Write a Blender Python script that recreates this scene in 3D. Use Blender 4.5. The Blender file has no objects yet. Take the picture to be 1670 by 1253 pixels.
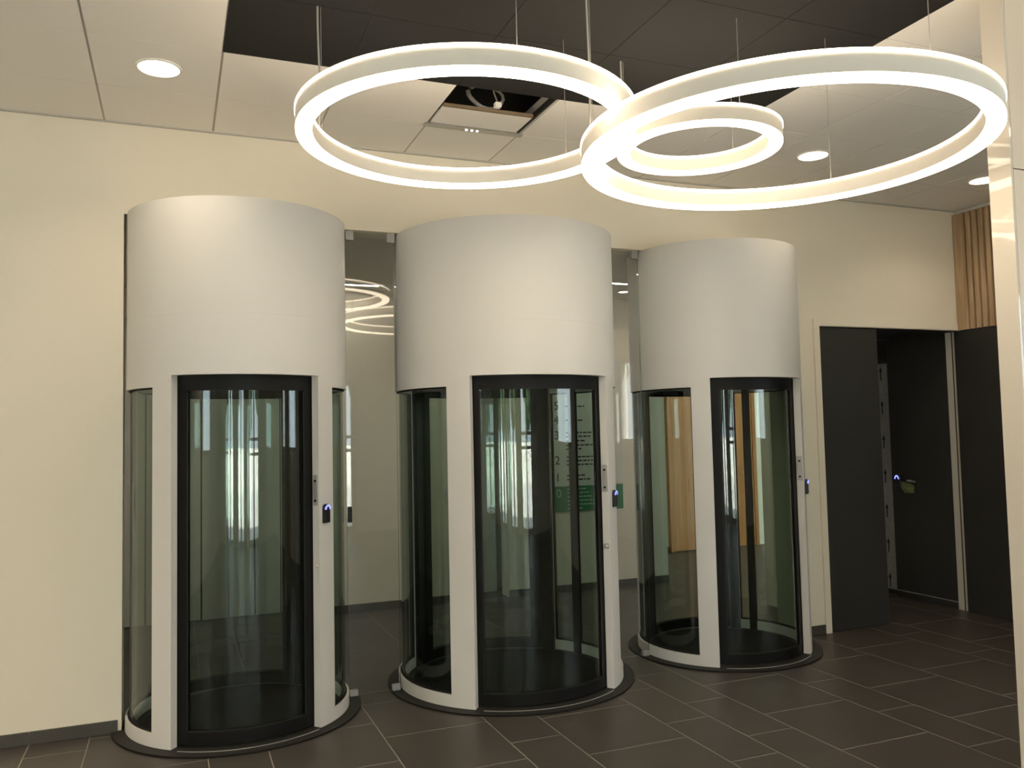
import bpy, math, random
from mathutils import Matrix, Vector
random.seed(7)
scene = bpy.context.scene
COL = scene.collection

# ------------------------------------------------------------------ camera
F_PX, YAW, PITCH, ROLL = 1365.25, 0.383756, 0.057416, -0.0217615
CAM = Vector((0.38414, -5.35637, 1.65392))
fw = Vector((math.sin(YAW)*math.cos(PITCH), math.cos(YAW)*math.cos(PITCH), math.sin(PITCH)))
rt = Vector((math.cos(YAW), -math.sin(YAW), 0)); up = rt.cross(fw)
r2 = math.cos(ROLL)*rt + math.sin(ROLL)*up
u2 = -math.sin(ROLL)*rt + math.cos(ROLL)*up
cam_data = bpy.data.cameras.new('camera')
cam = bpy.data.objects.new('camera', cam_data); COL.objects.link(cam)
cam_data.sensor_fit = 'HORIZONTAL'; cam_data.sensor_width = 36.0
cam_data.lens = F_PX/1670*36.0
cam_data.clip_start = 0.05; cam_data.clip_end = 300
m = Matrix((r2, u2, -fw)).transposed().to_4x4(); m.translation = CAM
cam.matrix_world = m
scene.camera = cam

# ------------------------------------------------------------------ world, exposure
world = bpy.data.worlds.new('sky'); scene.world = world
world.use_nodes = True
bg = world.node_tree.nodes['Background']
bg.inputs['Color'].default_value = (0.84, 0.92, 1.0, 1)
bg.inputs['Strength'].default_value = 5.0
vs = scene.view_settings
vs.view_transform = 'Standard'; vs.look = 'None'; vs.gamma = 1.0
vs.use_curve_mapping = False
vs.exposure = 0.58
RING_E = 8.8
DOWN_E = 9.0
LIGHT_COL = (1.0, 0.83, 0.61)

sun_d = bpy.data.lights.new('sun', 'SUN'); sun_d.energy = 40.0; sun_d.angle = 0.01
sun_d.color = (1, 0.95, 0.86)
sun = bpy.data.objects.new('sun', sun_d); COL.objects.link(sun)
# the sun stands over the building, behind the photographed wall: the street is lit, no beam enters
sun.rotation_euler = Vector((-0.25, -0.62, -0.74)).to_track_quat('-Z', 'Y').to_euler()

# ------------------------------------------------------------------ materials
MATS = {}
def mat(name, color, rough=0.5, metal=0.0, spec=0.5, noise=0.0, nscale=20.0, bump=0.0, bscale=60.0,
        coat=0.0, emit=None, estr=0.0, stretch=None, rnoise=0.0):
    if name in MATS: return MATS[name]
    m = bpy.data.materials.new(name); m.use_nodes = True
    nt = m.node_tree; b = nt.nodes['Principled BSDF']
    b.inputs['Base Color'].default_value = (*color, 1)
    b.inputs['Roughness'].default_value = rough
    b.inputs['Metallic'].default_value = metal
    b.inputs['Specular IOR Level'].default_value = spec
    b.inputs['Coat Weight'].default_value = coat
    b.inputs['Coat Roughness'].default_value = 0.05
    if emit:
        b.inputs['Emission Color'].default_value = (*emit, 1)
        b.inputs['Emission Strength'].default_value = estr
    if noise or bump or rnoise:
        tc = nt.nodes.new('ShaderNodeTexCoord'); mp = nt.nodes.new('ShaderNodeMapping')
        geo = nt.nodes.new('ShaderNodeNewGeometry')
        nt.links.new(geo.outputs['Position'], mp.inputs['Vector'])
        if stretch: mp.inputs['Scale'].default_value = stretch
    if noise or rnoise:
        n = nt.nodes.new('ShaderNodeTexNoise'); n.inputs['Scale'].default_value = nscale
        n.inputs['Detail'].default_value = 5
        nt.links.new(mp.outputs['Vector'], n.inputs['Vector'])
    if noise:
        r = nt.nodes.new('ShaderNodeValToRGB')
        r.color_ramp.elements[0].position = 0.3; r.color_ramp.elements[1].position = 0.7
        r.color_ramp.elements[0].color = (*[c*(1-noise) for c in color], 1)
        r.color_ramp.elements[1].color = (*[min(1, c*(1+noise)) for c in color], 1)
        nt.links.new(n.outputs['Fac'], r.inputs['Fac'])
        nt.links.new(r.outputs['Color'], b.inputs['Base Color'])
    if rnoise:
        mr = nt.nodes.new('ShaderNodeMapRange')
        mr.inputs['To Min'].default_value = max(0, rough-rnoise); mr.inputs['To Max'].default_value = rough+rnoise
        nt.links.new(n.outputs['Fac'], mr.inputs['Value']); nt.links.new(mr.outputs['Result'], b.inputs['Roughness'])
    if bump:
        n2 = nt.nodes.new('ShaderNodeTexNoise'); n2.inputs['Scale'].default_value = bscale
        n2.inputs['Detail'].default_value = 3
        nt.links.new(mp.outputs['Vector'], n2.inputs['Vector'])
        bp = nt.nodes.new('ShaderNodeBump'); bp.inputs['Strength'].default_value = bump
        bp.inputs['Distance'].default_value = 0.004
        nt.links.new(n2.outputs['Fac'], bp.inputs['Height']); nt.links.new(bp.outputs['Normal'], b.inputs['Normal'])
    MATS[name] = m
    return m

def glass_mat(name, tint, rough=0.0, ior=1.52):
    if name in MATS: return MATS[name]
    m = bpy.data.materials.new(name); m.use_nodes = True
    nt = m.node_tree; nt.nodes.clear()
    out = nt.nodes.new('ShaderNodeOutputMaterial'); mix = nt.nodes.new('ShaderNodeMixShader')
    tr = nt.nodes.new('ShaderNodeBsdfTransparent'); gl = nt.nodes.new('ShaderNodeBsdfGlossy')
    tr.inputs['Color'].default_value = (*tint, 1)
    gl.inputs['Roughness'].default_value = rough
    fr = nt.nodes.new('ShaderNodeFresnel'); geo = nt.nodes.new('ShaderNodeNewGeometry')
    mr = nt.nodes.new('ShaderNodeMapRange')      # same reflectance on both faces of the pane
    mr.inputs['To Min'].default_value = ior; mr.inputs['To Max'].default_value = 1.0/ior
    nt.links.new(geo.outputs['Backfacing'], mr.inputs['Value'])
    nt.links.new(mr.outputs['Result'], fr.inputs['IOR'])
    nt.links.new(fr.outputs['Fac'], mix.inputs['Fac'])
    nt.links.new(tr.outputs['BSDF'], mix.inputs[1]); nt.links.new(gl.outputs['BSDF'], mix.inputs[2])
    nt.links.new(mix.outputs['Shader'], out.inputs['Surface'])
    MATS[name] = m
    return m

def emis(name, col, s):
    if name in MATS: return MATS[name]
    m = bpy.data.materials.new(name); m.use_nodes = True
    nt = m.node_tree; nt.nodes.clear()
    out = nt.nodes.new('ShaderNodeOutputMaterial'); e = nt.nodes.new('ShaderNodeEmission')
    e.inputs['Color'].default_value = (*col, 1); e.inputs['Strength'].default_value = s
    nt.links.new(e.outputs['Emission'], out.inputs['Surface'])
    MATS[name] = m
    return m

def wood_mat(name, c1, c2, axis_scale):
    m = bpy.data.materials.new(name); m.use_nodes = True
    nt = m.node_tree; b = nt.nodes['Principled BSDF']; b.inputs['Roughness'].default_value = 0.45
    geo = nt.nodes.new('ShaderNodeNewGeometry'); oi = nt.nodes.new('ShaderNodeObjectInfo')
    add = nt.nodes.new('ShaderNodeVectorMath'); add.operation = 'ADD'
    mp = nt.nodes.new('ShaderNodeMapping'); mp.inputs['Scale'].default_value = axis_scale
    sc = nt.nodes.new('ShaderNodeVectorMath'); sc.operation = 'SCALE'; sc.inputs['Scale'].default_value = 9.0
    cmb = nt.nodes.new('ShaderNodeCombineXYZ')
    nt.links.new(oi.outputs['Random'], cmb.inputs['Z'])
    nt.links.new(cmb.outputs['Vector'], sc.inputs[0])
    nt.links.new(geo.outputs['Position'], mp.inputs['Vector'])
    nt.links.new(mp.outputs['Vector'], add.inputs[0]); nt.links.new(sc.outputs['Vector'], add.inputs[1])
    n = nt.nodes.new('ShaderNodeTexNoise'); n.inputs['Scale'].default_value = 1.0; n.inputs['Detail'].default_value = 6
    n.inputs['Distortion'].default_value = 0.6
    nt.links.new(add.outputs['Vector'], n.inputs['Vector'])
    r = nt.nodes.new('ShaderNodeValToRGB')
    r.color_ramp.elements[0].position = 0.35; r.color_ramp.elements[1].position = 0.65
    r.color_ramp.elements[0].color = (*c1, 1); r.color_ramp.elements[1].color = (*c2, 1)
    nt.links.new(n.outputs['Fac'], r.inputs['Fac']); nt.links.new(r.outputs['Color'], b.inputs['Base Color'])
    MATS[name] = m
    return m

M_WALL = mat('cream_paint', (0.86, 0.79, 0.655), 0.85, spec=0.2, bump=0.05, bscale=220)
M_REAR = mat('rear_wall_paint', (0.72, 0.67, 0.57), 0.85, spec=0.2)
M_LOBBY = mat('lobby_paint', (0.78, 0.755, 0.70), 0.85, spec=0.2)
M_CEIL = mat('ceiling_tile_white', (0.88, 0.85, 0.80), 0.95, spec=0.1, bump=0.08, bscale=300)
M_CEILGRID = mat('ceiling_grid', (0.55, 0.53, 0.49), 0.8, spec=0.2)
M_CEILDARK = mat('ceiling_tile_dark', (0.026, 0.0258, 0.0252), 0.9, spec=0.15, bump=0.08, bscale=300)
M_CEILDARKGRID = mat('ceiling_grid_dark', (0.045, 0.044, 0.042), 0.8, spec=0.2)
M_PLENUM = mat('plenum_black', (0.09, 0.088, 0.082), 0.95, spec=0.1)
M_TILE = mat('floor_tile_stone', (0.060, 0.052, 0.0445), 0.42, spec=0.45, noise=0.12, nscale=3.0, rnoise=0.08, bump=0.05, bscale=120)
M_GROUT = mat('floor_grout', (0.27, 0.245, 0.21), 0.9, spec=0.1)
M_PLINTH = mat('plinth_tile', (0.075, 0.068, 0.058), 0.5, spec=0.4, noise=0.1, nscale=8)
M_WHITE = mat('portal_white_lacquer', (0.71, 0.69, 0.655), 0.42, spec=0.4)
M_BLACK = mat('door_black_metal', (0.007, 0.007, 0.0068), 0.5, spec=0.2)
M_RUBBER = mat('black_rubber', (0.012, 0.012, 0.012), 0.75, spec=0.2)
M_MAT = mat('entrance_mat', (0.008, 0.008, 0.009), 0.85, spec=0.15, bump=0.3, bscale=400)
M_BASE = mat('base_ring_dark', (0.022, 0.021, 0.019), 0.6, spec=0.3)
M_STEEL = mat('brushed_steel', (0.44, 0.43, 0.41), 0.45, metal=0.45)
M_GLASSC = glass_mat('curved_glass', (0.84, 0.905, 0.875))
M_GLASSI = glass_mat('clear_glass', (0.955, 0.965, 0.955))
M_GLASSW = glass_mat('window_glass', (0.93, 0.96, 0.95))
M_DOOR = mat('door_charcoal', (0.034, 0.033, 0.030), 0.55, spec=0.35, noise=0.08, nscale=2.0)
M_FRAME = mat('door_frame_white', (0.62, 0.585, 0.50), 0.6, spec=0.3)
M_FILM = mat('grey_protective_film', (0.30, 0.29, 0.285), 0.6, spec=0.3, noise=0.12, nscale=30)
M_INK = mat('black_ink', (0.015, 0.015, 0.015), 0.7, spec=0.2)
M_CLAD = mat('glossy_white_cladding', (0.74, 0.68, 0.59), 0.04, spec=0.5)
M_CLADF = mat('satin_warm_lit_cladding', (0.80, 0.69, 0.56), 0.4, spec=0.25)  # pillar front: warm light tinted into the cladding colour
M_RINGBODY = mat('ring_body_white', (0.86, 0.81, 0.72), 0.6, spec=0.3)
M_LED = emis('ring_diffuser', LIGHT_COL, RING_E)
M_LEDUP = emis('ring_diffuser_upper', LIGHT_COL, RING_E*0.75)
M_DOWN = emis('downlight_diffuser', LIGHT_COL, DOWN_E)
M_LINE = emis('linear_light_diffuser', (1.0, 0.91, 0.76), 11.0)
M_FILL = emis('fill_lamp_diffuser', (1.0, 0.91, 0.76), 36.0)  # for the added lamps that brighten the rear hall
M_CABLE = mat('cable_grey', (0.34, 0.33, 0.31), 0.4, spec=0.5)
M_SIGN = mat('sign_panel_grey_white', (0.66, 0.66, 0.62), 0.5, spec=0.3)
M_GREEN = mat('sign_green', (0.02, 0.20, 0.085), 0.5, spec=0.3)
M_SIGNTXT = mat('sign_pale_text', (0.45, 0.55, 0.47), 0.6)
M_BLUE = emis('reader_blue_light', (0.16, 0.19, 1.0), 2.2)
M_READER = mat('reader_black_plastic', (0.01, 0.01, 0.011), 0.3, spec=0.5)
M_SLAT = wood_mat('larch_slats', (0.36, 0.235, 0.13), (0.56, 0.40, 0.245), (30, 30, 1.6))
M_OAK = wood_mat('oak_door', (0.34, 0.125, 0.03), (0.47, 0.19, 0.05), (22, 22, 1.2))
M_BACKER = mat('slat_backing', (0.05, 0.04, 0.03), 0.9)
M_PAVE = mat('street_paving', (0.60, 0.58, 0.55), 0.9, noise=0.1, nscale=0.6)
M_STUCCO = mat('street_stucco', (0.75, 0.74, 0.71), 0.9)
M_HEDGE = mat('street_hedge', (0.05, 0.085, 0.035), 0.9, noise=0.5, nscale=6)
M_MULL = mat('window_frame_grey', (0.40, 0.39, 0.37), 0.5)
M_FIBRE = mat('mineral_fibre_edge', (0.22, 0.16, 0.10), 0.95)
M_EXIT = mat('fixture_grey_satin', (0.45, 0.45, 0.42), 0.3, metal=0.6)
M_LEDDOT = emis('indicator_lamp', (1, 0.95, 0.85), 3.0)
M_GREENBAG = mat('green_tag_plastic', (0.16, 0.22, 0.08), 0.35, spec=0.5)
M_SHUT = mat('rear_panel_grey', (0.50, 0.49, 0.45), 0.6, spec=0.3)

# ------------------------------------------------------------------ mesh helpers
class MB:
    def __init__(s): s.v = []; s.f = []
    def add(s, vs, fs):
        o = len(s.v); s.v += [tuple(v) for v in vs]; s.f += [tuple(i+o for i in f) for f in fs]
        return s
    def box(s, x0, x1, y0, y1, z0, z1):
        vs = [(x0,y0,z0),(x1,y0,z0),(x1,y1,z0),(x0,y1,z0),(x0,y0,z1),(x1,y0,z1),(x1,y1,z1),(x0,y1,z1)]
        return s.add(vs, [(0,3,2,1),(4,5,6,7),(0,1,5,4),(1,2,6,5),(2,3,7,6),(3,0,4,7)])
    def bevbox(s, x0, x1, y0, y1, z0, z1, b, axis='y'):
        """box whose face outline (seen along axis) has chamfered corners and edges"""
        def ring(q, i):
            c = [(x0+i+b,z0+i),(x1-i-b,z0+i),(x1-i,z0+i+b),(x1-i,z1-i-b),(x1-i-b,z1-i),(x0+i+b,z1-i),(x0+i,z1-i-b),(x0+i,z0+i+b)]
            return [(x, q, z) for x, z in c]
        rs = [ring(y0, b*0.5), ring(y0+b*0.5, 0), ring(y1, 0)]
        vs = sum(rs, []); fs = [tuple(range(7,-1,-1))[::-1]]
        for k in range(2):
            for i in range(8):
                j = (i+1) % 8
                fs.append((k*8+j, k*8+i, (k+1)*8+i, (k+1)*8+j))
        fs.append(tuple(range(23, 15, -1)))
        return s.add(vs, fs)
    def arc(s, r0, r1, a0, a1, z0, z1, step=3.0):
        """ring sector; angle 0 faces -Y, positive towards +X, in degrees"""
        full = abs(a1-a0) >= 359.9
        n = max(2, int(math.ceil(abs(a1-a0)/step)))
        vs = []; fs = []
        cnt = n if full else n+1
        for i in range(cnt):
            a = math.radians(a0+(a1-a0)*i/n); sx, cy = math.sin(a), -math.cos(a)
            vs += [(r0*sx,r0*cy,z0),(r1*sx,r1*cy,z0),(r1*sx,r1*cy,z1),(r0*sx,r0*cy,z1)]
        for i in range(n):
            p, q = 4*i, 4*((i+1) % cnt)
            fs += [(p+1,q+1,q+2,p+2),(q,p,p+3,q+3),(p+2,q+2,q+3,p+3),(p,q,q+1,p+1)]
        if not full:
            e = 4*n
            fs += [(0,1,2,3),(e+3,e+2,e+1,e)]
        return s.add(vs, fs)
    def disc(s, r, z0, z1, n=72):
        vs = []; 
        for z in (z0, z1):
            vs += [(r*math.cos(2*math.pi*i/n), r*math.sin(2*math.pi*i/n), z) for i in range(n)]
        fs = [tuple(range(n-1,-1,-1)), tuple(range(n, 2*n))]
        fs += [(i,(i+1)%n,n+(i+1)%n,n+i) for i in range(n)]
        return s.add(vs, fs)
    def tube(s, pts, r, n=8, closed=False):
        pts = [Vector(p) for p in pts]; vs = []; fs = []; k = len(pts)
        for i, p in enumerate(pts):
            if closed: t = pts[(i+1)%k]-pts[i-1]
            else: t = pts[min(i+1,k-1)]-pts[max(i-1,0)]
            t.normalize()
            a = Vector((0,0,1)) if abs(t.z) < .9 else Vector((1,0,0))
            u = t.cross(a).normalized(); w = t.cross(u)
            vs += [tuple(p+r*(math.cos(2*math.pi*j/n)*u+math.sin(2*math.pi*j/n)*w)) for j in range(n)]
        for i in range(k if closed else k-1):
            i2 = (i+1) % k
            for j in range(n):
                j2 = (j+1) % n
                fs.append((i*n+j, i2*n+j, i2*n+j2, i*n+j2))
        if not closed:
            fs += [tuple(range(n)), tuple(range((k-1)*n+n-1, (k-1)*n-1, -1))]
        return s.add(vs, fs)
    def xf(s, M):
        s.v = [tuple(M @ Vector(v)) for v in s.v]; return s
    def mesh(s, name, m, smooth=False):
        me = bpy.data.meshes.new(name); me.from_pydata(s.v, [], s.f); me.materials.append(m)
        if smooth:
            me.shade_smooth(); me.set_sharp_from_angle(angle=math.radians(35))
        me.update(); return me
    def build(s, name, m, parent=None, smooth=False, loc=None):
        return link(name, s.mesh(name, m, smooth), parent, loc)

def link(name, me, parent=None, loc=None):
    o = bpy.data.objects.new(name, me); COL.objects.link(o)
    if parent: o.parent = parent
    if loc: o.location = loc
    return o
def tag(o, label=None, cat=None, group=None, kind=None):
    if label: o['label'] = label
    if cat: o['category'] = cat
    if group: o['group'] = group
    if kind: o['kind'] = kind
    return o
def empty(name, loc=(0,0,0)):
    o = bpy.data.objects.new(name, None); COL.objects.link(o); o.location = loc
    o.empty_display_size = 0.1
    return o
def box(name, m, parent, *b, loc=None): return MB().box(*b).build(name, m, parent, loc=loc)

# ------------------------------------------------------------------ structure
H = 3.532
YF = -9.0                 # street facade behind the camera
XL, XR = -3.6, 6.85       # lobby side walls
OPL, OPR, OPZ = 0.106, 4.893, 2.988
DZ = 2.463                # head of the charcoal door opening
WT = 0.20                 # thickness of the portal wall
RC = 3.06                 # ceiling height behind the portals
XRL, XRR, YRR = -2.2, 9.2, 4.4

b = MB()
b.box(XL, OPL, 0, WT, 0, H); b.box(OPL, OPR, 0, WT, OPZ, H); b.box(OPR, 5.25, 0, WT, 0, H); b.box(5.25, XR, 0, WT, DZ, H)
wall_back = tag(b.build('wall_back', M_WALL), 'cream painted wall pierced by the three round portals', kind='structure')
LY0, LY1 = -5.9, -4.4
b = MB()
b.box(XL-0.2, XL, LY1, WT, 0, H); b.box(XL-0.2, XL, YF, LY0, 0, H); b.box(XL-0.2, XL, LY0, LY1, 0, 1.45); b.box(XL-0.2, XL, LY0, LY1, 2.6, H)
tag(b.build('wall_left', M_LOBBY), 'plain pale lobby side wall', kind='structure')

# right wall with an opening for a high window
WY0, WY1, WZ0, WZ1 = -6.2, -3.5, 1.45, 2.75
b = MB()
b.box(XR, XR+0.2, WY1, 0.0, 0, H); b.box(XR, XR+0.2, YF, WY0, 0, H)
b.box(XR, XR+0.2, WY0, WY1, 0, WZ0); b.box(XR, XR+0.2, WY0, WY1, WZ1, H)
b.box(XR, XR+0.2, 0.0, 1.05, 0, H)
wall_right = tag(b.build('wall_right', M_LOBBY), 'side wall of the lobby at the right', kind='structure')

# ---- facade behind the camera: glazed entrance
GX0, GX1, GZ = -2.2, 3.3, 2.62
b = MB()
b.box(XL, GX0, YF-0.2, YF, 0, H); b.box(GX1, XR+0.2, YF-0.2, YF, 0, H); b.box(GX0, GX1, YF-0.2, YF, GZ, H)
wall_front = tag(b.build('wall_front', M_LOBBY), 'street front of the lobby', kind='structure')
win = tag(empty('window_1', (0,0,0)), 'glazed entrance front in a grey frame', kind='structure')
bays = [(GX0, -1.15), (-0.35, 0.75), (1.55, GX1)]
for x0, x1 in ((-1.15, -0.35), (0.75, 1.55)):
    box('pier', M_LOBBY, win, x0, x1, YF-0.2, YF, 0, GZ)
for x0, x1 in bays:
    xm = (x0+x1)/2
    for x, hw in ((x0+0.04, 0.04), (xm, 0.09), (x1-0.04, 0.04)):
        box('mullion', M_MULL, win, x-hw, x+hw, YF-0.14, YF-0.04, 0, GZ)
    for z in (0.05, GZ-0.05):
        box('transom', M_MULL, win, x0, x1, YF-0.13, YF-0.05, z-0.05, z+0.05)
    for xa, xb in ((x0+0.08, xm-0.09), (xm+0.09, x1-0.08)):
        box('pane', M_GLASSW, win, xa, xb, YF-0.10, YF-0.09, 0.1, GZ-0.1)
for z in (1.63, 1.40):
    box('rail', M_CEIL, win, 1.5, GX1, YF-0.04, YF-0.01, z-0.025, z+0.025)
win2 = tag(empty('window_2', (0,0,0)), 'high side window with a sill above eye height', kind='structure')
for y in (WY0+0.03, (WY0+WY1)/2, WY1-0.03):
    box('mullion', M_MULL, win2, XR+0.06, XR+0.14, y-0.03, y+0.03, WZ0, WZ1)
for z in (WZ0+0.03, WZ1-0.03):
    box('transom', M_MULL, win2, XR+0.06, XR+0.14, WY0, WY1, z-0.03, z+0.03)
for y0, y1 in ((WY0+.06, (WY0+WY1)/2-.03), ((WY0+WY1)/2+.03, WY1-.06)):
    box('pane', M_GLASSW, win2, XR+0.09, XR+0.10, y0, y1, WZ0+.06, WZ1-.06)

win3 = tag(empty('window_3', (0,0,0)), 'narrow high window in the left lobby wall', kind='structure')
for y in (LY0+0.03, LY1-0.03): box('mullion', M_MULL, win3, XL-0.14, XL-0.06, y-0.03, y+0.03, 1.45, 2.6)
for z in (1.48, 2.57): box('transom', M_MULL, win3, XL-0.14, XL-0.06, LY0+.06, LY1-.06, z-0.03, z+0.03)
box('pane', M_GLASSW, win3, XL-0.10, XL-0.09, LY0+.06, LY1-.06, 1.51, 2.54)

# ---- street outside
tag(box('street_ground', M_PAVE, None, -40, 50, -70, YF-0.2, -0.3, -0.05), 'pale paved street outside the entrance', 'ground', kind='structure')
tag(box('street_wall', M_STUCCO, None, -14, 16, -24.4, -24, -0.05, 1.3), 'low pale wall across the street', 'wall')
for i, (x, y, h, r) in enumerate([(-10, -29, 5.5, 2.2), (-3.5, -29, 6.5, 2.3), (3.0, -29, 5.0, 2.1), (10, -30, 6.2, 2.4), (17, -29, 5.6, 2.2)]):
    t = empty('street_tree', (x, y, -0.05))
    tag(t, 'round street tree outside, ' + ['at the far left end of the low wall', 'behind the left half of the low wall', 'shortest, behind the middle of the low wall', 'behind the right half of the low wall', 'past the right end of the low wall'][i], 'tree', 'street trees')
    MB().tube([(0,0,0),(0.05,0,h*0.25),(0,0.05,h*0.55)], 0.14).build('trunk', M_BACKER, t)
    c = MB()
    for k in range(9):
        a = random.uniform(0, 6.28); rr = random.uniform(0.2, 0.75)*r; zz = h*random.uniform(0.5, 0.95)
        s = r*random.uniform(0.45, 0.7); n1, n2 = 8, 6; vs = []; fs = []
        for u in range(n2+1):
            ph = math.pi*u/n2
            for v in range(n1):
                th = 2*math.pi*v/n1; q = s*random.uniform(0.85, 1.12)
                vs.append((rr*math.cos(a)+q*math.sin(ph)*math.cos(th), rr*math.sin(a)+q*math.sin(ph)*math.sin(th), zz+q*math.cos(ph)))
        for u in range(n2):
            for v in range(n1): fs.append((u*n1+v, (u+1)*n1+v, (u+1)*n1+(v+1)%n1, u*n1+(v+1)%n1))
        c.add(vs, fs)
    c.build('crown', M_HEDGE, t)

# ---- rooms behind the portal wall
b = MB()
b.box(1.55, 3.02, 2.60, 2.75, 0, RC)            # flat piece with skirting seen between the first two portals
b.box(3.50, 5.36, 2.55, 2.75, 0, RC)            # piece carrying the directory sign
b.box(5.20, 5.36, 2.75, YRR, 0, RC)
b.box(5.36, XRR, YRR, YRR+0.2, 0, RC)           # corridor end with the wooden door
b.box(XRL, 5.36, 3.05, 3.2, 0, RC)
b.box(XRL-0.2, XRL, WT, 3.2, 0, RC); b.box(XRR, XRR+0.2, 0.2, YRR+0.2, 0, RC)
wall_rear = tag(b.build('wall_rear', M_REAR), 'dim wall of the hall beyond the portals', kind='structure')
for k, (x0, x1) in enumerate([(XRL, 1.55), (3.02, 3.50)]):
    n = int(round((x1-x0)/0.24)); w = (x1-x0)/n
    box('panel_backing', M_BACKER, wall_rear, x0, x1, 2.901, 2.92, 0.01, RC-0.3)
    for i in range(n):
        box('panel', M_SHUT, wall_rear, x0+i*w+0.007, x0+(i+1)*w-0.007, 2.86+0.014*(i % 2), 2.90, 0.01, RC-0.3)
tag(MB().box(XRL-.2, XRR+.2, WT, YRR+.2, RC, RC+0.1).build('ceiling_rear', M_LOBBY), 'plain ceiling of the hall beyond the portals', kind='structure')
# recess added behind the charcoal opening to contain and bounce light
b = MB()
b.box(5.50, 5.55, WT, 1.05, 0, DZ+0.3); b.box(5.50, XR+0.2, 1.05, 1.10, 0, DZ+0.3)
tag(b.build('wall_added_recess', M_WALL), 'added cream recess walls bouncing light behind the charcoal door', kind='structure')

tag(box('ceiling_added_recess', M_DOOR, None, 5.50, XR, WT, 1.05, DZ+0.02, DZ+0.3), 'dark ceiling closing the added recess behind the door', kind='structure')  # lid of the added recess, keeps the hall light apart
# ---- floor: slab + single tiles
floor = tag(MB().box(XL-.2, XRR+.2, YF-.2, YRR+.2, -0.2, -0.0009).build('floor', M_GROUT), 'dark grey brown stone tile floor with thin pale joints', kind='structure')
edges = [-3.654, -3.054, -2.454, -2.154, -1.554, -0.954, -0.354, -0.053, 0.548, 0.848, 1.449, 2.047, 2.346, 2.94, 3.234, 3.535, 4.136, 4.425, 5.028, 5.636, 5.946, 6.546, 6.846, 7.446, 7.746, 8.346, 8.946]
joint = {-0.954: .1, -0.354: -.22, -0.053: -.05, 0.548: -.33, 0.848: -.49, 1.449: -.14, 2.047: -.51, 2.346: -.23, 2.94: -.01, 3.234: -.36, 3.535: -.12, 4.136: -.36, 4.425: -.01, 5.028: -.46, 5.636: -.30, 5.946: -.08, 6.546: -.4}
tile_cache = {}
rest = MB(); G = 0.0027
def tile_mesh(w, l):
    k = (round(w, 3), round(l, 3))
    if k not in tile_cache:
        c = 0.0015; bb = MB(); x, y = w/2-G, l/2-G
        vs = [(-x,-y,-.012),(x,-y,-.012),(x,y,-.012),(-x,y,-.012),(-x,-y,-c),(x,-y,-c),(x,y,-c),(-x,y,-c),
              (-x+c,-y+c,0),(x-c,-y+c,0),(x-c,y-c,0),(-x+c,y-c,0)]
        fs = [(0,3,2,1),(8,9,10,11)]
        for i in range(4):
            j = (i+1) % 4; fs += [(i,j,4+j,4+i),(4+i,4+j,8+j,8+i)]
        tile_cache[k] = bb.add(vs, fs).mesh('floor_tile', M_TILE)
    return tile_cache[k]
ntile = 0
for x0, x1 in zip(edges[:-1], edges[1:]):
    off = joint.get(x0, random.uniform(-.6, 0))
    y = off - 0.6*16
    while y < YRR:
        ya, yb = max(y, YF), min(y+0.6, YRR)
        xa, xb = max(x0, XL), min(x1, XRR)
        if yb-ya > 0.02:
            near = xa > -1.0 and xb < 6.9 and ya > -2.75 and yb < 3.2 and ntile < 300
            if near:
                link('floor_tile', tile_mesh(xb-xa, yb-ya), floor, ((xa+xb)/2, (ya+yb)/2, 0)); ntile += 1
            else:
                rest.box(xa+G, xb-G, ya+G, yb-G, -0.012, 0)
        y += 0.6
tag(rest.build('floor_tiles_beyond', M_TILE, floor), kind='stuff')

# ---- skirting tiles
def plinth(name, x0, x1, y, joints, label, z=0.071):
    e = tag(empty(name), label, kind='structure')
    js = [x0]+[j for j in joints if x0 < j < x1]+[x1]
    for a, c in zip(js[:-1], js[1:]):
        box('plinth_tile', M_PLINTH, e, a+0.0015, c-0.0015, y-0.012, y, 0.002, z)
    return e
plinth('baseboard_left', XL, 0.088, 0, [-3.05, -2.45, -1.85, -1.25, -0.955, -0.355], 'dark tile skirting left of the portals')
plinth('baseboard_right', OPR+0.012, 5.188, 0, [], 'short dark tile skirting between the right portal and the door')
plinth('baseboard_rear', 1.55, 3.02, 2.60, [1.9, 2.5], 'dark skirting on the wall beyond the glass')
plinth('baseboard_rear_sign', 3.50, 5.36, 2.55, [4.1, 4.7], 'dark skirting below the directory sign')
plinth('baseboard_corridor', 5.36, 6.60, YRR, [6.0], 'dark skirting at the corridor end')

# ---- ceiling: grid deck + single tiles
HX0, HX1, HY0, HY1 = 1.8, 2.4, -1.16, -0.56           # missing tile
b = MB(); zc = H+0.006
b.box(XL-.2, HX0, YF-.2, WT, zc, H+0.1); b.box(HX1, XR+.2, YF-.2, WT, zc, H+0.1)
b.box(HX0, HX1, YF-.2, HY0, zc, H+0.1); b.box(HX0, HX1, HY1, WT, zc, H+0.1)
ceiling = tag(b.build('ceiling', M_CEILGRID), 'white ceiling of square tiles with a dark field over the lobby', kind='structure')
b = MB()
b.box(HX0-.3, HX1+.3, HY0-.3, HY1+.3, H+0.45, H+0.5)
b.box(HX0-.35, HX0-.3, HY0-.3, HY1+.3, H+.1, H+.5); b.box(HX1+.3, HX1+.35, HY0-.3, HY1+.3, H+.1, H+.5)
b.box(HX0-.3, HX1+.3, HY0-.35, HY0-.3, H+.1, H+.5); b.box(HX0-.3, HX1+.3, HY1+.3, HY1+.35, H+.1, H+.5)
b.build('plenum', M_PLENUM, ceiling)
DX0, DX1, DY1, DY0 = 0.6, 3.6, -1.16, -4.76
ct_cache = {}
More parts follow.
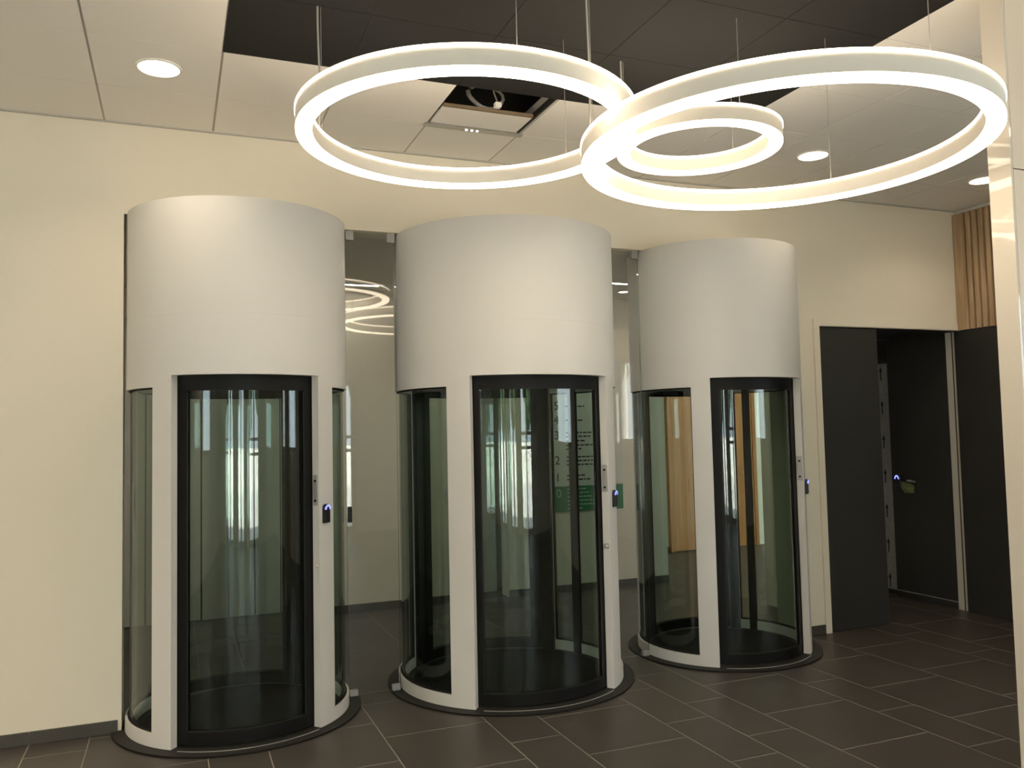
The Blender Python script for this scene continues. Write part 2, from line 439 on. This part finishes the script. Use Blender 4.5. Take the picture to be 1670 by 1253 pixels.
def ctile(x0, x1, y0, y1, dark):
    gx, gy = (0.0018, 0.0015) if dark else (0.006, 0.0018)
    k = (round(x1-x0, 3), round(y1-y0, 3), dark)
    if k not in ct_cache:
        w, l = (x1-x0)/2-gx, (y1-y0)/2-gy
        ct_cache[k] = MB().box(-w, w, -l, l, 0, 0.012).mesh('ceiling_tile', M_CEILDARK if dark else M_CEIL)
    return ct_cache[k]
restc = MB()
xs = [-0.6*6+0.6*i for i in range(18)]+[XR]
ys = [0, -0.56]+[-0.56-0.6*i for i in range(1, 14)]+[YF]
for x0, x1 in zip(xs[:-1], xs[1:]):
    for y1, y0 in zip(ys[:-1], ys[1:]):
        if abs(x0-HX0) < .01 and abs(y1-HY1) < .01: continue
        dark = x0 > DX0-.01 and x1 < DX1+.02 and y1 < DY1+.01 and y0 > DY0-.2
        if x0 > -1.3 and y0 > -4.0:
            link('ceiling_tile', ctile(x0, x1, y0, y1, dark), ceiling, ((x0+x1)/2, (y0+y1)/2, H-(0.002 if dark else 0)))
        elif dark:
            link('ceiling_tile', ctile(x0, x1, y0, y1, dark), ceiling, ((x0+x1)/2, (y0+y1)/2, H-0.002))
        else:
            restc.box(x0+.006, x1-.006, y0+.002, y1-.002, H, H+.012)
tag(restc.build('ceiling_tiles_beyond', M_CEIL, ceiling), kind='stuff')
# dark deck behind the dark tiles' joints
MB().box(DX0, DX1+.018, DY0, DY1, H+0.0008, H+0.005).build('dark_grid', M_CEILDARKGRID, ceiling)
tag(MB().box(XL, XR, -0.022, 0, H-0.006, H+0.004).build('trim_1', M_CEILGRID), 'thin angle strip toned as the shadow line where ceiling meets the wall', kind='structure')  # trim in a darker tone, standing for the shadow line under the ceiling

# ------------------------------------------------------------------ glass portals
YC = 0.04
ZT = 2.983
def portal(x, R, label, reader, bar, hook=False):
    e = tag(empty('security_portal', (x, YC, 0)), label, 'portal', 'cylindrical security portals')
    T = 0.05; DA, PA = 38.0, 50.0; ZD, ZW = 2.003, 1.942
    # white drum in two wrapped sheets, joint slightly open
    b = MB().arc(R-T, R, 0, 360, 2.338, ZT, 2.5); b.disc(R-T+.001, ZT-0.02, ZT-0.006, 96)
    b.build('drum_panel', M_WHITE, e, True)
    b = MB().arc(R-T, R, 0, 360, ZD, 2.3375, 2.5)
    for s in (0, 180): b.arc(R-T, R, s+DA, s+180-DA, ZW, ZD, 2.5)
    b.build('drum_panel', M_WHITE, e, True)
    # posts and low kerbs
    for s in (0, 180):
        for a0, a1 in ((-PA, -DA), (DA, PA)):
            MB().arc(R-T, R, s+a0, s+a1, 0.012, ZW, 2).build('post', M_WHITE, e, True)
            MB().arc(R-T-0.035, R-T-0.002, s+a0+(0 if a0 < 0 else 4.5), s+a1-(4.5 if a0 < 0 else 0), 0.016, ZD, 2).build('post_lining', M_BLACK, e, True)
    for s in (90, -90):
        h = 90-PA
        MB().arc(R-T, R, s-h, s+h, 0.012, 0.083, 2.5).build('kerb', M_WHITE, e, True)
        MB().arc(R-0.034, R-0.022, s-h, s+h, 0.083, ZW, 2.0).build('side_glass', M_GLASSC, e, True)
        g = MB().arc(R-0.042, R-0.014, s-h, s+h, 0.083, 0.092, 2.5)
        g.arc(R-0.042, R-0.014, s-h, s+h, ZW-0.008, ZW, 2.5)
        for q in (s-h, s+h-0.8): g.arc(R-0.042, R-0.014, q, q+0.8, 0.092, ZW-0.008, 1)
        g.build('gasket', M_RUBBER, e, True)
    MB().arc(R-0.062, R-0.036, bar, bar+5.5, 0.0132, ZD, 1.5).build('glazing_bar', M_BLACK, e, True)
    # curved sliding doors, front and rear
    r1 = R-T-0.006; r0 = r1-0.03
    st = math.degrees(0.075/r1)
    A1 = 42.0; A0 = 32.5 if R < .7 else 35.0
    for s in (0, 180):
        d = MB()
        d.arc(r0, r1, s-A1, s-A0, 0.022, 2.0, 2); d.arc(r0, r1, s+A0, s+A1, 0.022, 2.0, 2)
        d.arc(r0, r1, s-A0, s+A0, 1.918, 2.0, 2); d.arc(r0, r1, s-A0, s+A0, 0.022, 0.092, 2)
        dd = d.build('sliding_door', M_BLACK, e, True)
        MB().arc(r0+0.009, r0+0.019, s-A0, s+A0, 0.092, 1.918, 1.5).build('door_glass', M_GLASSC, dd, True)
        g = MB()
        for q in (s-A0, s+A0-0.5): g.arc(r1-0.004, r1+0.001, q, q+0.5, 0.10, 1.91, 0.5)
        g.arc(r1-0.004, r1+0.001, s-A0, s+A0, 0.090, 0.094, 2)
        g.build('glazing_bead', M_STEEL if False else M_BASE, dd, True)
    MB().disc(R-T, ZD+0.01, ZD+0.05, 96).build('inner_ceiling', M_BLACK, e, True)
    base = MB().arc(R-T-0.05, R+0.072, 0, 360, 0.0005, 0.010, 2.5); base.arc(R+0.060, R+0.072, 0, 360, 0.0005, 0.0105, 2.5)
    base.build('base_ring', M_BASE, e, True)
    MB().disc(R-T-0.05, 0.0005, 0.013, 96).build('floor_mat', M_MAT, e, True)
    MB().arc(R+0.004, R+0.009, -34, 36, 0.0101, 0.013, 2).build('threshold_strip', M_STEEL, e, True)
    # steel key plate on the right hand reveal
    a = math.radians(DA)
    rad = Vector((math.sin(a), -math.cos(a), 0)); tan = Vector((-math.cos(a), -math.sin(a), 0))  # tan points into the opening
    c = rad*(R-0.025) + tan*0.0015
    Mx = Matrix((rad, -tan, Vector((0,0,1)))).transposed().to_4x4(); Mx.translation = c
    # local x = radial, local -y = into the opening
    pl = MB().bevbox(-0.019, 0.019, -0.003, 0.0015, 1.258, 1.432, 0.005).xf(Mx).build('key_plate', M_STEEL, e)
    for z in (1.398, 1.285):
        MB().tube([(0,-0.003,z),(0,-0.006,z)], 0.0075, 12).xf(Mx).build('key_cylinder', M_BLACK, pl, True)
    kn = MB().tube([(0.008,0.001,0.912),(0.008,-0.010,0.912),(0.008,-0.013,0.912)], 0.009, 12).xf(Mx)
    kn.build('stop_button', M_WHITE, e, True)
    if hook:
        hk = MB().bevbox(-0.018, 0.018, -0.003, 0.0015, 0.895, 0.928, 0.004)
        hk.box(-0.015, -0.009, -0.012, -0.003, 0.899, 0.92); hk.box(-0.002, 0.004, -0.012, -0.003, 0.899, 0.92); hk.box(0.010, 0.015, -0.012, -0.003, 0.899, 0.92)
        hk.xf(Mx).build('terminal_block', M_STEEL, e)
    # badge reader on the right hand post: rounded top, blue arch of light
    a = math.radians(reader); rad = Vector((math.sin(a), -math.cos(a), 0)); tan = Vector((math.cos(a), math.sin(a), 0))
    Mr = Matrix((tan, -rad, Vector((0,0,1)))).transposed().to_4x4(); Mr.translation = rad*(R-0.002)
    def arch(w, z0, zc, y0, y1, n=12):
        o = [(-w, z0), (w, z0)]+[(w*math.cos(math.pi*i/n), zc+w*math.sin(math.pi*i/n)) for i in range(n+1)]
        N = len(o); vs = [(x_, y0, z_) for x_, z_ in o]+[(x_, y1, z_) for x_, z_ in o]
        fs = [tuple(range(N)), tuple(range(2*N-1, N-1, -1))]+[((i+1)%N, i, N+i, N+(i+1)%N) for i in range(N)]
        return vs, fs
    rb = MB(); rb.add(*arch(0.024, 1.155, 1.240, -0.018, 0.004)); rb.add(*arch(0.020, 1.158, 1.240, -0.024, -0.018))
    rdr = rb.xf(Mr).build('card_reader', M_READER, e, True)
    lt = MB(); n = 14; vs = []; fs = []
    for i in range(n+1):
        t = math.pi*(i/n); 
        for rr, yy in ((0.0225, -0.020), (0.0225, -0.0262), (0.0145, -0.0262), (0.0145, -0.020)):
            vs.append((rr*math.cos(t), yy, 1.232+rr*1.25*math.sin(t)))
    for i in range(n):
        for j in range(4):
            fs.append((4*i+j, 4*i+(j+1)%4, 4*i+4+(j+1)%4, 4*i+4+j))
    fs += [(3,2,1,0), (4*n, 4*n+1, 4*n+2, 4*n+3)]
    lt.add(vs, fs).xf(Mr).build('reader_light', M_BLUE, rdr, True)
    return e
P = [(0.760, 0.638), (2.511, 0.758), (4.242, 0.638)]
portal(*P[0], 'white cylindrical security portal with curved black glass door, standing leftmost of the three', 42.5, 113.5)
portal(*P[1], 'widest white cylindrical security portal, middle of three, directory sign showing through its door', 44.0, 110.8, True)
portal(*P[2], 'white cylindrical security portal nearest the charcoal doors, wooden door showing through its glass', 43.0, 116.8)

# ---- flat glass infill panes between the portals, with clamps
def infill(x0, x1, label, lock):
    e = tag(empty('glass_infill_panel', ((x0+x1)/2, YC, 0)), label, 'glass panel', 'glass panes between the portals')
    w = (x1-x0)/2
    box('pane', M_GLASSI, e, -w, w, -0.006, 0.006, 0.016, OPZ-0.008)
    ed = MB()
    for sx in (-1, 1):
        ed.box(sx*w-0.002, sx*w+0.002, -0.0065, 0.0065, 0.016, OPZ-0.008)
    ed.build('polished_edge', M_GLASSC, e)
    cw = 0.022 if w < 0.1 else 0.026
    for sx in (-1, 1):
        c = MB().bevbox(sx*(w-cw-0.004)-cw, sx*(w-cw-0.004)+cw, -0.016, 0.016, OPZ-0.062, OPZ-0.0005, 0.003)
        c.build('glass_clamp', M_STEEL, e)
        c = MB().bevbox(sx*(w-cw-0.004)-cw, sx*(w-cw-0.004)+cw, -0.016, 0.016, 0.0112, 0.048, 0.003)
        c.build('glass_clamp', M_STEEL, e)
    if lock:
        lk = MB().bevbox(-w+0.002, -w+0.030, -0.012, 0.012, 1.10, 1.20, 0.004).build('lock_case', M_BASE, e)
        MB().tube([(-w+.016, -.012, 1.175), (-w+.016, -.022, 1.175)], 0.008, 12).build('lock_cylinder', M_BLACK, lk, True)
infill(1.408, 1.742, 'clear flat glass pane between the left and the middle portal', True)
infill(3.281, 3.594, 'clear flat glass pane between the middle and the right portal', False)

# ------------------------------------------------------------------ charcoal doors at the right
fr = tag(empty('door_frame'), 'slim off-white frame around the charcoal door by the right portal', 'door frame')
box('jamb', M_WALL, fr, 5.190, 5.248, -0.014, 0.0, 0, DZ+0.055)
box('head', M_WALL, fr, 5.248, XR-0.036, -0.010, 0.0, DZ+0.004, DZ+0.055)
box('soffit', M_DOOR, fr, 5.252, XR-0.036, 0.002, WT+0.02, DZ-0.004, DZ-0.0005)
dl = tag(empty('door_leaf', (5.25, 0.01, 0)), 'plain charcoal door leaf standing closed beside the right portal', 'door')
MB().box(0.004, 0.626, 0, 0.045, 0.006, DZ-0.008).build('leaf', M_DOOR, dl)
box('edge_strip', M_BASE, dl, 0.6255, 0.628, 0.008, 0.037, 0.006, DZ-0.008)

# side door in the right wall, seen through the opening, with its frame
sd = tag(empty('side_door', (XR, 0, 0)), 'charcoal side door with badge lock seen through the dark opening', 'door')
box('leaf', M_DOOR, sd, -0.012, -0.001, 0.155, 0.838, 0.066, DZ+0.018)
box('kick_board', M_DOOR, sd, -0.016, -0.001, 0.155, 0.838, 0.004, 0.058)
box('kick_strip', M_FILM, sd, -0.017, -0.001, 0.155, 0.838, 0.058, 0.066)
rdb = MB().bevbox(-0.025, 0.025, -0.05, -0.012, 0.0, 0.11, 0.008)
Mr = Matrix.Rotation(math.radians(-90), 4, 'Z'); 
rdr = MB().bevbox(-0.03, 0.03, -0.045, -0.012, 1.06, 1.17, 0.010).xf(Matrix.Translation((0, 0.74, 0)) @ Mr).build('badge_lock', M_READER, sd)
lt = MB(); vs = []; fs = []
for i in range(13):
    t = math.pi*i/12
    for rr, yy in ((0.026, -0.047), (0.026, -0.050), (0.017, -0.050), (0.017, -0.047)):
        vs.append((rr*math.cos(t), yy, 1.125+rr*1.4*math.sin(t)))
for i in range(12):
    for j in range(4): fs.append((4*i+j, 4*i+(j+1)%4, 4*i+4+(j+1)%4, 4*i+4+j))
lt.add(vs, fs).xf(Matrix.Translation((0, 0.75, 0)) @ Mr).build('reader_light', M_BLUE, rdr, True)
# crumpled green tag hanging on the lock's handle
gp = [(-0.05, 0.70, 1.10), (-0.05, 0.60, 1.085), (-0.055, 0.565, 1.06), (-0.05, 0.58, 1.00), (-0.045, 0.66, 0.995), (-0.05, 0.70, 1.04)]
g = MB(); n = len(gp); cx = (-0.075, 0.635, 1.045)
g.add([(x-0.0, y, z) for x, y, z in gp]+[(x+0.03, y, z) for x, y, z in gp]+[cx, (-0.03, 0.635, 1.045)],
      [((i+1)%n, i, 2*n) for i in range(n)]+[(n+i, n+(i+1)%n, 2*n+1) for i in range(n)]+[(i, (i+1)%n, n+(i+1)%n, n+i) for i in range(n)])
gt = g.build('tag', M_GREENBAG, None, loc=(XR, 0, 0)); gt.name = 'plastic_tag'
tag(gt, 'small crumpled green plastic tag hanging at the badge lock', 'tag')
hd = MB().tube([(-0.012, 0.62, 1.115), (-0.055, 0.62, 1.115), (-0.058, 0.60, 1.112), (-0.058, 0.53, 1.11)], 0.008, 10)
hd.build('handle', M_STEEL, sd, True)

sj = tag(empty('side_door_frame', (XR, 0, 0)), 'pale double jamb with a dark groove between charcoal door and panel', 'door frame')
box('jamb', M_FRAME, sj, -0.020, -0.001, 0.098, 0.152, 0, DZ)
box('groove', M_BACKER, sj, -0.010, -0.001, 0.078, 0.098, 0, DZ)
box('jamb', M_FRAME, sj, -0.020, -0.001, 0.052, 0.078, 0, DZ)

fl = tag(empty('film_strip', (XR, 0, 0)), 'grey protective film strip with printed black arrows on the door edge', 'film strip')
MB().box(-0.006, -0.0013, 0.842, 0.960, 0.055, 2.245).build('film', M_FILM, fl)
for k in range(7):
    z = 0.16+k*0.335
    ar = MB()
    xx = -0.0075; yc = 0.925
    ar.box(xx, xx+0.001, yc-0.006, yc+0.006, z-0.085, z)
    ar.add([(xx,yc-0.017,z),(xx,yc+0.017,z),(xx,yc,z+0.05),(xx+.001,yc-0.017,z),(xx+.001,yc+0.017,z),(xx+.001,yc,z+0.05)], [(0,1,2),(5,4,3),(0,3,4,1),(1,4,5,2),(2,5,3,0)])
    ar.build('arrow', M_INK, fl)
box('backing', M_DOOR, fl, -0.0012, -0.0004, 0.840, 1.049, 0.002, DZ+0.018)
b = MB(); b.box(-0.004, -0.0013, 0.85, 0.96, 2.27, 2.43)
b.build('dark_recess', M_BASE, fl)

pn = tag(empty('charcoal_panel', (XR, 0, 0)), 'charcoal wall panel below the wooden slats, right of the pale jamb', 'wall panel')
for y0, y1 in ((-0.90, 0.050), (-1.86, -0.905), (-2.82, -1.865)):
    box('panel', M_DOOR, pn, -0.030, -0.001, y0, y1, 0.004, DZ-0.004)

# wooden slats above
sl = tag(empty('slat_cladding', (XR, 0, DZ)), 'vertical light wood slats clad above the charcoal panel', 'cladding')
box('backing', M_BACKER, sl, -0.012, -0.001, -2.82, -0.004, 0, 1.035)
sm = MB().bevbox(-0.0215, 0.0215, -0.045, -0.012, 0.002, 1.032, 0.002).xf(Mr).mesh('slat', M_SLAT)
MB().bevbox(-0.057, 0.057, -0.048, -0.012, 0.002, 1.032, 0.002).xf(Mr).build('slat', M_SLAT, sl, loc=(0, -0.062, 0))
y = -0.154
while y > -2.80:
    link('slat', sm, sl, (0, y, 0)); y -= 0.0625

# ------------------------------------------------------------------ clad pillar at the right edge
pil = tag(empty('pillar', (3.66, -2.820, 0)), 'glossy white clad pillar reflecting the ring lights at the right edge', 'pillar')
PW, PD = 0.62, 0.105
MB().box(0.012, PW-0.012, -PD+0.012, -0.002, 0, H-0.004).build('core', M_BACKER, pil)
zs = [0.02, 1.0, 2.722, H-0.006]
MB().box(0.0, 0.012, -PD, 0.0, 0.02, H-0.006).build('end_panel', M_CLAD, pil)
MB().box(PW-0.012, PW, -PD, 0.0, 0.02, H-0.006).build('end_panel', M_CLAD, pil)
for z0, z1 in ((0.02, 2.719), (2.7245, H-0.006)):
    MB().box(0.0145, PW-0.0145, -PD, -PD+0.012, z0, z1).build('cladding_panel', M_CLADF, pil)
    MB().box(0.0145, PW-0.0145, -0.012, 0.0, z0, z1).build('cladding_panel', M_CLAD, pil)
box('foot', M_STEEL, pil, 0.01, PW-0.01, -PD+0.01, -0.01, 0, 0.02)

# ------------------------------------------------------------------ ring lights
def ring_light(x, y, z, R, label, angs, power):
    e = tag(empty('ring_light', (x, y, z)), label, 'pendant lamp', 'ring pendant lamps')
    w = 0.066; h = 0.086
    MB().arc(R-w, R, 0, 360, 0.010, h-0.012, 2).build('body', M_RINGBODY, e, True)
    MB().arc(R-w+0.001, R-0.001, 0, 360, 0.0, 0.0099, 2).build('lower_diffuser', M_LED, e, True)
    MB().arc(R-w-0.003, R+0.003, 0, 360, h-0.0119, h, 2).build('upper_diffuser', M_LEDUP, e, True)
    for i, a in enumerate(angs):
        a = math.radians(a); cx, cy = (R-w/2)*math.cos(a), (R-w/2)*math.sin(a)
        top = H-0.003-z
        if i == power:
            pts = [(cx+0.004*math.sin(5*t), cy+0.003*math.cos(4*t), h+(top-h)*t) for t in [k/12 for k in range(13)]]
            MB().tube(pts, 0.0045, 8).build('power_cable', M_CABLE, e, True)
            MB().tube([(cx+.012, cy, h), (cx+.010, cy, top)], 0.0012, 6).build('suspension_wire', M_CABLE, e, True)
        else:
            MB().tube([(cx, cy, h), (cx, cy, top)], 0.0013, 6).build('suspension_wire', M_CABLE, e, True)
ring_light(1.514, -2.124, 2.87, 0.696, 'medium glowing ring pendant hanging above the left and middle portals', (146, 266, 26), 0)
ring_light(2.658, -2.671, 2.74, 0.799, 'largest glowing ring pendant, overlapping the small ring in view', (160, 268, 32), 0)
ring_light(2.800, -1.918, 3.03, 0.402, 'smallest glowing ring pendant seen inside the large ring', (146, 266, 26), 0)

# ------------------------------------------------------------------ downlights
def downlight(x, y, label, power=2.5, z=H, r=0.098, group='recessed ceiling downlights'):
    e = tag(empty('downlight', (x, y, z)), label, 'downlight', group)
    MB().disc(r, -0.006, -0.002, 40).build('diffuser', M_DOWN, e, True)
    MB().arc(r+0.0005, r+0.012, 0, 360, -0.009, -0.0005, 6).build('trim_ring', M_CEIL, e, True)
    ld = bpy.data.lights.new('downlight_lamp', 'AREA'); ld.shape = 'DISK'; ld.size = 2*r*0.9
    ld.energy = power; ld.color = LIGHT_COL; ld.spread = math.radians(130)
    lo = bpy.data.objects.new('lamp', ld); COL.objects.link(lo); lo.parent = e; lo.location = (0, 0, -0.012)
downlight(0.308, -0.875, 'round recessed downlight in the white tiles above the left portal', 3.0)
downlight(4.499, -0.847, 'round recessed downlight in the ceiling above the right portal', 1.6)
downlight(6.21, -0.80, 'round recessed downlight partly hidden behind the pillar')
downlight(-2.7, -0.875, 'round recessed downlight far left outside the photograph', 22)
downlight(-2.1, -4.2, 'round recessed downlight near the left lobby wall', 44)
downlight(5.4, -4.2, 'round recessed downlight near the right lobby wall', 8)
downlight(0.3, -6.0, 'round recessed downlight behind the camera towards the entrance', 50)
downlight(3.9, -6.0, 'round recessed downlight behind the camera beside the entrance', 24)

# ------------------------------------------------------------------ opened ceiling tile
ot = tag(empty('loose_ceiling_tile', (0, 0, H)), 'half ceiling tile pushed back in the open ceiling hole', 'ceiling tile')
box('board', M_CEIL, ot, HX0+0.012, HX1-0.03, -0.855, HY1-0.035, -0.001, 0.012)
box('cut_edge', M_FIBRE, ot, HX0+0.012, HX1-0.03, -0.872, -0.8555, -0.002, 0.016)
ex = tag(empty('emergency_light', (0, 0, H)), 'narrow satin emergency light strip at the edge of the open ceiling hole', 'emergency light')
MB().box(HX0-0.02, HX1+0.02, HY1-0.032, HY1+0.012, -0.012, -0.003).build('housing', M_EXIT, ex)
for k in range(3):
    MB().disc(0.008, -0.016, -0.0125, 12).build('indicator', M_LEDDOT, ex, True, loc=(2.05+0.035*k, HY1-0.012, 0))
rail = tag(empty('ceiling_rail', (0, 0, H)), 'dark bare rail along the right edge of the ceiling hole', 'rail')
MB().box(HX1-0.026, HX1-0.004, HY0, HY1-0.04, -0.004, 0.03).build('web', M_BASE, rail)
MB().box(HX1-0.012, HX1+0.004, HY0, HY1-0.04, -0.005, -0.0015).build('flange', M_CEILGRID, rail)
cb = MB()
pts = []
for k in range(60):
    t = 2*math.pi*k/20; rr = 0.105+0.008*math.sin(3*t)+0.004*(k//20)
    pts.append((2.10+rr*math.cos(t), -0.80+0.03*math.sin(t)+0.002*k/10, H+0.115+rr*0.72*math.sin(t)))
cb.tube(pts, 0.008, 7)
cb.tube([(2.08,-0.86,H+.40),(2.09,-0.88,H+.25),(2.11,-0.90,H+.10),(2.12,-0.93,H+.03)], 0.005, 7)
coil = cb.build('cable_coil', M_CABLE, None, True)
tag(coil, 'coiled grey cable hanging inside the open ceiling hole', 'cable')
plug = MB().bevbox(2.10, 2.14, -0.945, -0.915, H+0.002, H+0.032, 0.004).build('cable_plug', M_CEIL, None)
tag(plug, 'small white connector at the end of the coiled cable', 'plug')

# ------------------------------------------------------------------ hall beyond the portals
def linear(x0, x1, y, label, m=None):
    e = tag(empty('linear_light', ((x0+x1)/2, y, RC)), label, 'linear lamp', 'recessed linear lamps')
    w = (x1-x0)/2
    MB().box(-w, w, -0.03, 0.03, -0.010, -0.001).build('diffuser', m or M_LINE, e)
    MB().box(-w-.008, w+.008, -0.04, -0.0305, -0.012, -0.0005).build('trim', M_CEIL, e)
    MB().box(-w-.008, w+.008, 0.0305, 0.04, -0.012, -0.0005).build('trim', M_CEIL, e)
linear(0.95, 2.16, 2.33, 'bright recessed linear lamp seen through the glass beside the left portal')
linear(4.15, 5.35, 1.62, 'bright recessed linear lamp seen through the glass beside the middle portal')
linear(6.6, 8.0, 3.0, 'added fill lamp in front of the wooden corridor door', M_FILL)  # added lamp, brightens the corridor end
linear(-1.6, -0.2, 1.3, 'added unseen fill lamp over the left end of the hall beyond the portals', M_FILL)  # added out of view to lift the light in the hall
linear(2.15, 2.95, 1.15, 'short unseen fill lamp added behind the drum of the middle portal', M_FILL)  # unseen lamp added to light the hall behind the drum
downlight(4.62, 2.05, 'small downlight seen through the glass beside the middle portal', 1.0, RC, 0.05)

SY = 2.55
sg = tag(empty('directory_sign', (0, SY, 0)), 'grey white floor directory sign with a green band on the rear wall', 'sign')
box('panel', M_SIGN, sg, 3.966, 4.822, -0.012, -0.001, 1.0805, 2.145)
box('panel', M_SIGN, sg, 3.966, 4.822, -0.012, -0.001, 2.15, 2.42)
box('green_band', M_GREEN, sg, 3.966, 4.822, -0.012, -0.001, 0.818, 1.080)
def glyph(ch, x, z, size, m):
    c = bpy.data.curves.new('digit', 'FONT'); c.body = ch; c.size = size; c.align_x = 'CENTER'; c.align_y = 'CENTER'; c.extrude = 0.0008
    o = bpy.data.objects.new('tmp', c); COL.objects.link(o)
    bpy.context.view_layer.update()
    me = bpy.data.meshes.new_from_object(o.evaluated_get(bpy.context.evaluated_depsgraph_get()))
    bpy.data.objects.remove(o)
    me.materials.clear(); me.materials.append(m); me.name = 'digit'
    g = link('digit', me, sg, (x, -0.0135, z)); g.rotation_euler = (math.pi/2, 0, 0)
for ch, z in (('6', 2.075), ('5', 1.911), ('4', 1.765), ('3', 1.606), ('2', 1.346), ('1', 1.169)):
    glyph(ch, 4.06, z, 0.125, M_INK)
glyph('0', 4.065, 1.005, 0.125, M_SIGNTXT)
lines = {1.911: [0], 1.765: [0], 1.635: [0, -.04, -.085, -.13, -.17], 1.382: [0, -.04, -.08], 1.19: [0, -.042], 1.05: [0, -.04, -.08, -.12, -.16, -.20]}
rng = random.Random(3)
for z, ds in lines.items():
    for d in ds:
        t = MB(); x = 4.165; end = x+rng.uniform(0.16, 0.36)
        while x < end:
            w = rng.uniform(0.02, 0.055); t.box(x, x+w, -0.0135, -0.0122, z+d-0.008, z+d+0.006); x += w+0.011
        t.build('text_line', M_SIGNTXT if z < 1.08 else M_INK, sg)
for z in (1.911, 1.765, 1.635, 1.38):
    box('arrow_mark', M_INK, sg, 4.62, 4.626, -0.0135, -0.0122, z-0.035, z+0.03)

od = tag(empty('wooden_door', (7.27, YRR, 0)), 'orange brown wooden door at the far corridor end', 'door')
for x0, x1 in ((-0.66, -0.003), (0.003, 0.66)):
    lf = MB().bevbox(x0, x1, -0.05, -0.005, 0.01, 2.35, 0.004).build('leaf', M_OAK, od)
    if x0 > -0.1:
        h = MB().tube([(0.55, -0.05, 1.03), (0.55, -0.10, 1.03), (0.54, -0.105, 1.03), (0.43, -0.105, 1.03)], 0.010, 10)
        h.bevbox(0.53, 0.57, -0.056, -0.05, 0.93, 1.08, 0.004); h.build('handle', M_STEEL, lf, True)
b = MB(); b.box(-0.72, -0.665, -0.06, -0.001, 0, 2.41); b.box(0.665, 0.72, -0.06, -0.001, 0, 2.41); b.box(-0.665, 0.665, -0.06, -0.001, 2.355, 2.41)
b.build('frame', M_OAK, od)
